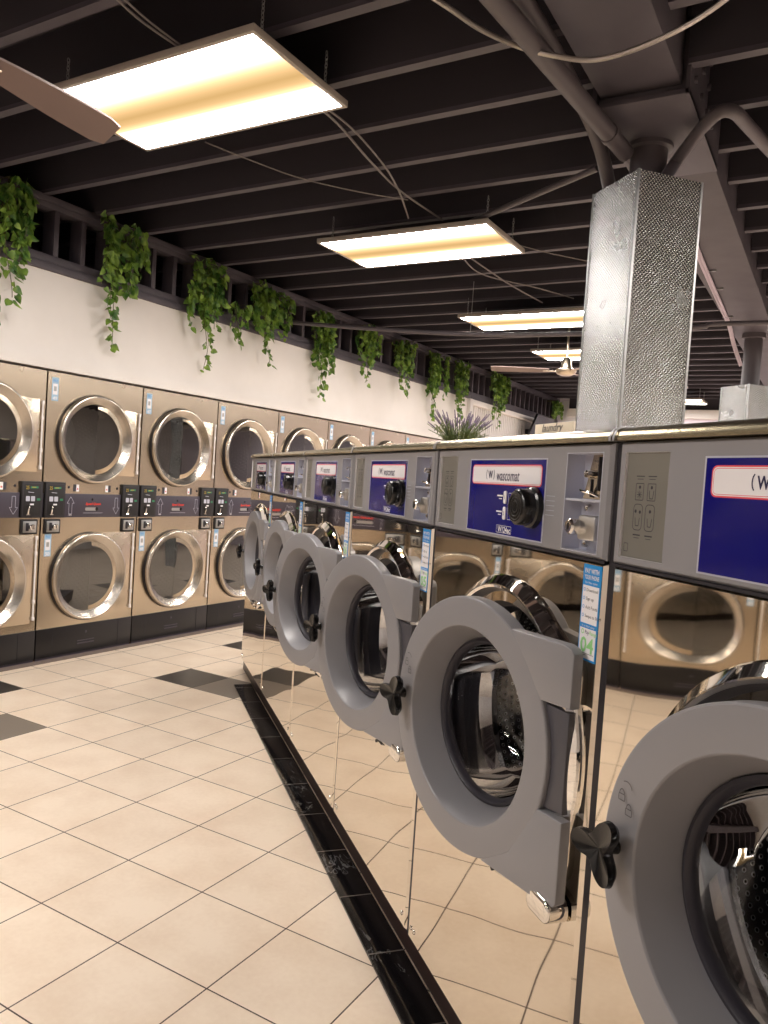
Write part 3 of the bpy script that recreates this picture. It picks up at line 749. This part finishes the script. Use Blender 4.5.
        for z in (zb+.03, zb+.14, zt-.12, zt-.02): b.box(w-.037, w-.022, -.016, .0, z-.012, z+.012, 'trimw', .002)
        b.build('door_hinge', D)
        b = MB(); b.lathe([(.245, .0), (.262, .02)], 'rubber', (cx, 0, cz), 'y', 60); b.lathe([(.262, .02), (.30, .03)], 'satin', (cx, 0, cz), 'y', 60)
        b.lathe([(.30, .03+.56*k/8) for k in range(9)], 'dryer_drum', (cx, 0, cz), 'y', 60, uv=True); b.lathe([(.30, .59), (0, .60)], 'dryer_drum', (cx, 0, cz), 'y', 60, uv=True)
        b.build('drum', R)
    return R
def dsticker(parent, num, z):
    b = MB(); x0 = .035; b.box(x0, x0+.050, -.0015, 0, z-.075, z+.075, 'paleblue'); b.box(x0+.007, x0+.042, -.0019, -.0014, z-.035, z+.035, 'white')
    flat(b, rrect(x0+.014, x0+.034, z-.012, z+.018, .002), -.0022, 'galv')
    text(b, num, x0+.025, z-.058, .032, 'white', -.0022, .034, bold=.03); text(b, 'PAY', x0+.025, z+.054, .024, 'cyan', -.0022, .034)
    b.build('number_sticker', parent)
dp_, nd_ = make_dryer(), 12
where = {-6: 'sixth outside the left edge', -5: 'fifth outside the left edge', -4: 'fourth outside the left edge', -3: 'third outside the left edge', -2: 'outside the left edge, next to the one cut by it',
 -1: 'cut off by the left edge of the photo', 0: 'the leftmost one shown whole, stickers 49 and 50', 1: 'second whole one from the left', 2: 'third whole one, beside the far washer',
 3: 'just past the far washer, only its top visible', 4: 'second arch visible over the washers', 5: 'third arch visible over the washers', 6: 'fourth arch over the washers, nearly hidden', 7: 'last of the row, behind the lavender'}
for j, i in enumerate(range(-6, 8)):
    R = dp_ if j == 0 else copy_tree(dp_)
    R.location = (DX, DY0+DSP*i, 0); R.rotation_euler = (0, 0, PI/2)
    tag(R, 'two-door stainless dryer stack, ' + where[i], 'dryer', 'stacked dryers along the left wall')
for i, R in zip(range(-6, 8), [o for o in COL.objects if o.name.startswith('stacked_dryer')]):
    i = round((R.location.y-DY0)/DSP)
    dsticker(R, str(49-2*i), 1.775); dsticker(R, str(50-2*i), .765)

# ================================================================== LIGHTS
def make_light():
    R = empty('ceiling_light')
    L, Wd = .585, .30
    b = MB(); b.poly([(-L+.018, -Wd+.018, -.004), (L-.018, -Wd+.018, -.004), (L-.018, Wd-.018, -.004), (-L+.018, Wd-.018, -.004)], 'lamp'); b.build('diffuser', R)
    b = MB()
    b.box(-L, L, -Wd, -Wd+.018, -.006, .022, 'frame', .002); b.box(-L, L, Wd-.018, Wd, -.006, .022, 'frame', .002)
    b.box(-L, -L+.018, -Wd+.018, Wd-.018, -.006, .022, 'frame', .002); b.box(L-.018, L, -Wd+.018, Wd-.018, -.006, .022, 'frame', .002)
    b.box(-L+.018, L-.018, -Wd+.018, Wd-.018, .014, .022, 'frame'); b.box(-.09, .09, -.07, .07, .0225, .085, 'frame', .004)
    b.build('housing', R)
    proto = None
    for (x, y) in ((-L+.05, -.2), (-L+.05, .2), (L-.05, -.2), (L-.05, .2)):
        if proto is None:
            b = MB(); z = .022; k = 0
            while z < .17:
                pts = [Vector((math.cos(t)*.006, 0, math.sin(t)*.011)) for t in [2*PI*j/8 for j in range(8)]]
                if k % 2: pts = [Vector((0, p.x, p.z)) for p in pts]
                b.tube([p+Vector((0, 0, z+.009)) for p in pts], .0018, 'galv', 5, closed=True); z += .016; k += 1
            proto = b.build('hanging_chain', R, (x, y, 0))
        else: o = proto.copy(); COL.objects.link(o); o.location = (x, y, 0)
    return R
L0 = make_light()
spots = [(1.155, -.08), (1.215, 1.87), (1.18, 4.06), (1.24, 5.76), (1.2, 8.1), (1.2, 9.9), (1.3, -2.7), (1.3, -5.0),
         (4.9, -1.2), (4.9, .85), (4.9, 2.9), (4.9, 5.0), (4.9, 7.1), (4.9, 9.2)]
lw = {0: 'large hanging light panel nearest the camera at upper left', 1: 'second hanging light panel along the aisle, below the thin pipe', 2: 'third hanging light panel, its right end behind the column',
      3: 'fourth hanging light panel, behind the ceiling fan', 4: 'distant light panel right of the ceiling fan near the column', 5: 'most distant light panel over the aisle'}
for i, (x, y) in enumerate(spots):
    R = L0 if i == 0 else copy_tree(L0)
    R.location = (x, y, 2.86 if i == 0 else 2.81)
    tag(R, ('white framed ' + lw[i]) if i in lw else 'white framed light panel over the %s, %s' % ('aisle behind the camera' if x < 3 else 'room beyond the washers', ['first', 'second', 'third', 'fourth', 'fifth', 'sixth', 'seventh', 'eighth', 'ninth'][i-6]+' of those unseen'),
        'ceiling light', 'hanging light panels')

# ================================================================== COLUMNS
def column(c, w, d, h, name, label, post):
    R = empty(name, (c.x, c.y, 0), -th); tag(R, label, 'column')
    b = MB(); b.box(-w/2, w/2, -d/2, d/2, 0, h, 'diamond', .002, 1)
    b.build('metal_cladding', R)
    b = MB(); t = .0012
    for (x, y) in ((-w/2, -d/2), (w/2, -d/2), (-w/2, d/2), (w/2, d/2)):
        sx, sy = (1 if x > 0 else -1), (1 if y > 0 else -1)
        b.box(*sorted((x+sx*t, x-sx*.009)), *sorted((y+sy*t, y+sy*.0002)), 0, h+.001, 'galv'); b.box(*sorted((x+sx*t, x+sx*.0002)), *sorted((y+sy*t, y-sy*.009)), 0, h+.001, 'galv')
    for k in range(8):
        b.lathe([(0, -.003), (.004, -.002), (.005, 0)], 'galv', (-w/2+.02+(w-.04)*(k % 4)/3, -d/2-.0005, h-.012-.6*(k//4)), 'y', 8)
    b.build('corner_trim', R)
    b = MB(); b.lathe([(.078, h-.4), (.078, 2.84), (.10, 2.845), (.10, post)], 'pipe', (0, 0, 0), 'z', 28); b.build('steel_post', R)
    return R
P1 = N*(KD+1.1); mc = atpl(640, 168, P1, N); sc_ = mc.dot(DR)
c1 = DR*(sc_+.166+.004)+N*(KD+1.1+.16)
column(c1, .333, .325, 2.68, 'column', 'column clad in dimpled silver sheet metal behind the washer row', 2.862)
c2 = atz(762, 378, 2.42); c2.z = 0
column(Vector((2.83, 5.35, 0)), .34, .34, 2.40, 'column', 'shorter dimpled metal clad column far off at the right edge', 2.885)

# ================================================================== PIPES, CABLES
def px(pts): return [atz(x, y, z) for x, y, z in pts]
def smooth(pts, n=6):
    pts = [Vector(p) for p in pts]; out = []
    for i in range(len(pts)-1):
        p0, p1, p2, p3 = pts[max(i-1, 0)], pts[i], pts[i+1], pts[min(i+2, len(pts)-1)]
        for k in range(n):
            t = k/n; out.append(.5*((2*p1)+(p2-p0)*t+(2*p0-5*p1+4*p2-p3)*t*t+(3*p1-p0-3*p2+p3)*t**3))
    return out+[pts[-1]]
end1 = c1+Vector((-.06, -.10, 2.80))
b = MB(); a0 = atz(470, -30, 2.86); a1 = atz(617, 143, 2.80)
b.tube([a0, a1, a1+(a1-a0).normalized()*.10], .036, 'pipe', 18); q = a1-(a1-a0).normalized()*.10
b.tube([q, q+(a1-a0).normalized()*.035], .041, 'pipe', 18)
tag(b.build('sprinkler_pipe'), 'thick painted pipe slanting down under the joists to the column top', 'pipe')
b = MB(); pts = smooth(px([(505, -30, 2.93), (545, 35, 2.93), (578, 95, 2.91), (598, 140, 2.84)])+[c1+Vector((-.17, .02, 2.72)), c1+Vector((-.15, .03, 2.60))])
pts = [p for p in pts]
b.tube(pts, .030, 'pipe', 16); tag(b.build('bent_pipe'), 'dark bent pipe behind the thick one, dropping beside the column', 'pipe')
b = MB(); b.tube([atz(428, 240, 2.90), atz(598, 168, 2.80)], .015, 'pipe', 12); tag(b.build('thin_pipe'), 'thin straight pipe from above the second light to the column', 'pipe')
b = MB(); b.tube([c1+Vector((.07, -.12, 2.62)), atz(676, 162, 2.77)]+smooth(px([(700, 130, 2.83), (718, 113, 2.84), (734, 112, 2.85), (750, 128, 2.86), (790, 172, 2.88)]), 5), .026, 'pipe', 16)
tag(b.build('elbow_pipe'), 'painted pipe with an elbow rising right of the column top', 'pipe')
b = MB(); b.tube(smooth([Vector((-.756, 3.055, 2.678)), Vector((.166, 3.238, 2.610)), Vector((.904, 3.384, 2.572)), Vector((1.839, 3.57, 2.578)), Vector((2.6, 3.718, 2.625)), Vector((3.07, 3.814, 2.66)), Vector((6.5, 4.5, 2.70))], 5), .018, 'pipe', 12)
for x in (.904, 3.07, 5.0): b.tube([Vector((x, 3.05+(x+.78)*.198, 2.60)), Vector((x, 3.05+(x+.78)*.198, 3.0))], .003, 'galv', 6)
tag(b.build('crossing_pipe'), 'long dark pipe crossing the room from the ladder frame past the column', 'pipe')
b = MB(); pts = smooth(px([(425, -8, 2.90), (455, 12, 2.87), (482, 30, 2.85), (520, 47, 2.83), (556, 56, 2.80), (592, 60, 2.79), (630, 51, 2.79), (672, 33, 2.81), (705, 14, 2.84), (735, -8, 2.87)]), 8)
b.tube(pts, .0075, 'conduit', 8)
for k in range(0, len(pts)-1):
    for q in (0, .33, .66):
        p = pts[k].lerp(pts[k+1], q); d = (pts[k+1]-pts[k]).normalized(); b.tube([p-d*.0022, p+d*.0022], .0092, 'conduit', 8)
tag(b.build('flexible_conduit'), 'ribbed metal conduit sagging across under the big beam', 'conduit')
b = MB()
for q in range(3):
    o = Vector((.012*q-.012, 0, .006*(q % 2)))
    b.tube([p+o for p in smooth(px([(688, 225, 2.87), (700, 258, 2.87), (716, 295, 2.87), (729, 325, 2.87), (734, 345, 2.80), (741, 366, 2.66)]), 5)], .007, 'white_cable', 8)
for q in ((708, 272), (716, 290), (726, 318)):
    c = atz(*q, 2.87); b.box(c.x-.03, c.x+.05, c.y, c.y+.012, 2.872, 2.884, 'galv')
tag(b.build('cable_bundle'), 'pale cable bundle clipped under the beam right of the column', 'cable')
def cable(pts, r, n, lab, sag=True):
    b = MB(); b.tube(smooth(pts, 8), r, 'cable', 6); return tag(b.build(n), lab, 'cable')
cable(px([(108, -10, 2.93), (140, 20, 2.93), (183, 50, 2.90)]), .005, 'power_cable', 'pair of twisted cables dropping to the nearest light from the top edge')
cable(px([(114, -10, 2.93), (150, 22, 2.93), (186, 49, 2.90)]), .004, 'power_cable', 'second twisted cable beside it at the top edge above the nearest light')
cable([Vector((1.55, .0, 2.90)), Vector((1.50, .45, 2.95)), Vector((1.42, .9, 2.95)), Vector((1.38, 1.3, 2.94)), Vector((1.45, 1.7, 2.90))], .006, 'power_cable', 'grey cable looping from the nearest light to the second light')
cable([Vector((1.57, .02, 2.90)), Vector((1.54, .5, 2.945)), Vector((1.47, .95, 2.945)), Vector((1.40, 1.25, 2.92)), Vector((1.30, 1.55, 2.88))], .005, 'power_cable', 'slimmer grey cable running beside the loop to the second light')
cable([Vector((1.30, 2.0, 2.90)), Vector((1.25, 2.7, 2.93)), Vector((1.30, 3.2, 2.90)), Vector((1.35, 3.8, 2.90))], .006, 'power_cable', 'sagging cable between the second and third lights')
cable([Vector((1.36, 2.05, 2.90)), Vector((1.20, 2.8, 2.90)), Vector((1.42, 3.5, 2.94)), Vector((1.6, 3.85, 2.93))], .005, 'power_cable', 'looser twin of the cable between the second and third lights')
cable(px([(205, 142, 2.90), (250, 160, 2.88), (300, 178, 2.87), (360, 192, 2.88), (408, 200, 2.93)]), .0035, 'string_wire', 'thin wire strung left to right behind the nearest light')
cable(px([(500, 240, 2.88), (545, 252, 2.87), (592, 262, 2.87)]), .0035, 'string_wire', 'thin wire from the second light to the column')
# hangers above second light
b = MB(); b.box(1.7, 1.74, 1.0, 1.04, 2.80, 3.0, 'pipe'); 

# ================================================================== FANS
def fan(hub, name, label, a0, drop, nb=3, rb=.62, wb=.13, pitch=.14):
    R = empty(name, hub); tag(R, label, 'ceiling fan', 'ceiling fans')
    b = MB(); b.lathe([(.011, .10), (.011, drop)], 'brass', (0, 0, 0), 'z', 12); b.lathe([(.03, drop-.06), (.055, drop)], 'brass', (0, 0, 0), 'z', 20); b.build('down_rod', R)
    b = MB(); b.lathe([(0, -.045), (.05, -.045), (.085, -.03), (.10, -.005), (.098, .012), (.062, .024), (.055, .03), (.045, .10), (.03, .125), (0, .13)], 'brass', (0, 0, 0), 'z', 32); b.build('motor', R)
    for k in range(nb):
        a = a0+2*PI*k/nb
        b = MB(); n = 10; vs = []
        for s_ in (-1, 1):
            for i in range(n+1):
                t = i/n; x = .16+(rb-.16)*t; w = wb*(.62+.38*math.sin(min(1, t*1.15)*PI/2))*(1 if t < .93 else .8)
                for e in (0, 1): vs.append((x, s_*w/2, s_*w*pitch+(.004 if e else -.004)))
        m1 = (n+1)*2; fs = []
        for i in range(n):
            p = i*2; fs += [(p, p+2, m1+p+2, m1+p), (p+1, p+3, m1+p+3, m1+p+1), (p, p+2, p+3, p+1), (m1+p, m1+p+2, m1+p+3, m1+p+1)]
        fs += [(0, 1, m1+1, m1), (n*2, n*2+1, m1+n*2+1, m1+n*2)]
        b.mesh(vs, fs, 'blade'); b.box(.09, .22, -.016, .016, -.010, -.005, 'brass', .002)
        o = b.build('blade', R); o.rotation_euler = (0, 0, a)
    return R
hub = atz(566, 371, 2.50)
fan(hub, 'ceiling_fan', 'bronze ceiling fan on a rod before the fourth light, left of the column', math.radians(198), 3.0-2.50, 3, .72, .11)
tip = atz(112, 135, 2.60); mid = atz(30, 88, 2.60); dv = (tip-mid).normalized(); hb = tip-dv*.72
fan(hb, 'ceiling_fan', 'ceiling fan outside the upper left, one brown blade crossing the nearest light', math.atan2(dv.y, dv.x), 3.0-2.60, 3, .72, .105, -.30)

# ================================================================== PLANTS
def leafmesh(b, p, d, s):
    """one pointed heart-shaped leaf hanging from p towards d"""
    d = d.normalized(); side = d.cross(Vector((random.uniform(-1, 1), random.uniform(-1, 1), random.uniform(-.4, .4)))).normalized(); nn = side.cross(d)
    O = [(0, 0), (.28, -.10), (.50, .12), (.44, .45), (.22, .78), (0, 1.05), (-.22, .78), (-.44, .45), (-.50, .12), (-.28, -.10)]
    vs = [p+side*x*s*.9+d*y*s+nn*(abs(x)*.28-.10*y*y)*s for x, y in O]
    vs.append(p+d*.4*s-nn*.04*s)
    b.mesh(vs, [(i, (i+1) % 10, 10) for i in range(10)], 'leaf', True)
def pothos(y0, y1, ztop, zbot, wid, label, dens=1.0):
    R = empty('hanging_pothos', (DX+.01, (y0+y1)/2, 2.6)); tag(R, label, 'hanging plant', 'pothos plants hanging from the ladder frame')
    f = MB(); s = MB(); yc = (y0+y1)/2; nv = max(5, int(13*wid/.38*dens))
    for v in range(nv):
        u = random.uniform(-.5, .5)*wid*.95
        if v == 0: zb = zbot; u = random.uniform(-.05, .08)*wid*2
        elif v == 1: zb = zbot+(ztop-zbot)*.17; u = random.uniform(-.25, .1)*wid
        else: zb = ztop-(ztop-zbot)*random.uniform(.3, .68)
        z = ztop-random.uniform(0, .10); x = random.uniform(.03, .12); y = u; path = []; ph = random.uniform(0, 6)
        path.append(Vector((-.06, u, z-2.6)))
        while z > zb:
            path.append(Vector((x+.012*math.sin(ph+z*11), y+.022*math.sin(ph*1.7+z*8), z-2.6))); z -= .033
            y *= (.99 if v > 1 else .992)
        s.tube(path, .0023, 'stem', 4, caps=False)
        for i, p in enumerate(path[1:]):
            frac = i/max(1, len(path)); n = 2 if (v > 1 and frac < .8) else random.choice((1, 1, 2))
            if v > 1 and random.random() < .15: n += 1
            for _ in range(n):
                a = random.uniform(-PI, PI); dd = Vector((abs(math.cos(a))*.5+.15, math.sin(a)*.9, random.uniform(-.9, .15)))
                off = dd.normalized()*random.uniform(.008, .035)
                leafmesh(f, p+off, Vector((dd.x*.4, dd.y*.6, -.7+random.uniform(-.3, .6))), random.uniform(.036, .062))
    f.build('foliage', R, auto=False); s.build('vine', R)
def dpt(x, y, X=-.72):
    return atpl(x, y, Vector((X, 0, 0)), Vector((1, 0, 0)))
pl = [(5, 172, 328, .30, 'full pothos vine at the left edge of the photo'), (117, 217, 352, .36, 'second pothos from the left, long tail over the white wall'),
      (205, 254, 370, .38, 'third pothos from the left, tail reaching near the dryer tops'), (236, 296, 345, .16, 'short trailing pothos strand between the third and broad fourth plants'),
      (270, 282, 365, .48, 'broad pothos clump right of the short strand'), (325, 312, 402, .36, 'narrow pothos with the long straight tail below the pipe end'),
      (365, 322, 385, .38, 'pothos just right of the one with the long straight tail'), (402, 338, 398, .38, 'pothos hanging fourth from the white trim post'),
      (435, 350, 420, .38, 'pothos hanging second left of the white trim post'), (460, 360, 428, .34, 'pothos directly above the lavender by the trim post'),
      (497, 372, 428, .70, 'bushy pothos right of the white trim post'), (555, 400, 424, .50, 'farthest small pothos above the cream card sign')]
for x, a, c, w, lab in pl:
    A = dpt(x, a); B = dpt(x, c); pothos(A.y, B.y, min(A.z, 2.97), max(B.z, 2.0), w, lab, 1.0)

# lavender in a pot on top of the washers
def wtop(s, off, z=PL+WS*1.4525+.001): v = DR*s+N*(WD+off); v.z = z; return v
b = MB(); R = empty('potted_lavender', wtop(-1.58, .45)); tag(R, 'potted lavender with grey purple spikes on top of the washers', 'potted plant')
b.lathe([(0, 0), (.034, 0), (.042, .036), (.043, .04), (.038, .04), (.035, .033), (0, .033)], 'clay', (0, 0, 0), 'z', 24); b.build('pot', R)
f = MB(); g = MB()
for k in range(110):
    a = random.uniform(0, 2*PI); t = random.uniform(.1, .75); h = random.uniform(.05, .125); base = Vector(((.025*math.cos(a)), (.025*math.sin(a)), .033))
    top = base+Vector((math.cos(a)*t*.14, math.sin(a)*t*.14, h)); mid = base.lerp(top, .5)+Vector((0, 0, .01))
    f.tube([base, mid, top], .0012, 'laven_l', 4, caps=False)
    for q in range(7):
        p = base.lerp(top, .15+.11*q); aa = random.uniform(0, 6.28)
        dd = Vector((math.cos(aa), math.sin(aa), 1.2)).normalized(); sd = dd.cross(Vector((0, 0, 1))).normalized()*.0022
        f.poly([p-sd, p+sd, p+dd*.020+sd*.4, p+dd*.020-sd*.4], 'laven_l')
    if h > .085:
        g = MB()
        for q in range(6):
            p = top+(top-mid).normalized()*(.006*q-.02); g.lathe([(0, -.004), (.0045-.0004*q, 0), (0, .004)], 'laven_f', tuple(p), 'z', 5)
        g.build('flower_spike', R, auto=False)
f.build('foliage', R, auto=False)
# cream card sign
R = empty('card_sign', wtop(-2.29, .45), -th); tag(R, 'cream card sign with dark handwritten lettering on top of the washers', 'sign')
b = MB(); b.box(-.115, .105, -.004, .004, 0, .092, 'paper', .001); text(b, 'laundry', -.01, .079, .034, 'ink', -.0046, .12, bold=.008, shear=.25); text(b, 'and friends', -.01, .062, .011, 'ink', -.0046, .06); text(b, 'AND MORE', -.01, .043, .034, 'ink', -.0046, .18, bold=.008); b.build('card', R)
b = MB(); b.box(-.06, .05, .004, .05, 0, .006, 'paper'); b.build('stand', R)
# round grey canister with a small white label
R = empty('round_canister', wtop(-1.93, .50), -th); tag(R, 'low round grey lid with a small white label, right of the lavender', 'container')
b = MB(); b.lathe([(0, .046), (.03, .044), (.065, .034), (.085, .015), (.088, 0), (0, 0)], 'satin', (0, 0, 0), 'z', 32); b.build('lid', R)
b = MB(); b.box(-.035, .03, -.01, -.008, .040, .060, 'white', .001); text(b, 'open here', -.003, .050, .010, 'ink', -.0105, .05); b.build('paper_tag', R)

# television on the wall beyond, tilted on its bracket
R = empty('wall_television', (DX+.18, 9.55, 2.27)); tag(R, 'black flat television tilted from the white wall beyond the trim post', 'television')
b = MB(); b.box(-.02, .02, -.42, .42, -.25, .27, 'black', .006); o = b.build('screen', R); o.rotation_euler = (0, math.radians(22), 0)
b = MB(); b.box(-.22, -.01, -.05, .05, -.04, .04, 'blackm', .004); b.build('bracket', R)
# notice on the far wall
nt_ = atpl(578, 415, Vector((0, YF-.01, 0)), Vector((0, 1, 0))); R = empty('wall_notice', (nt_.x, YF-.002, nt_.z)); tag(R, 'white notice with a small violet dot on the far end wall', 'notice')
b = MB(); b.box(-.28, .28, -.012, .0, -.24, .24, 'white', .002); disc(b, .0, .02, .07, -.0126, 'violet'); b.build('board', R)
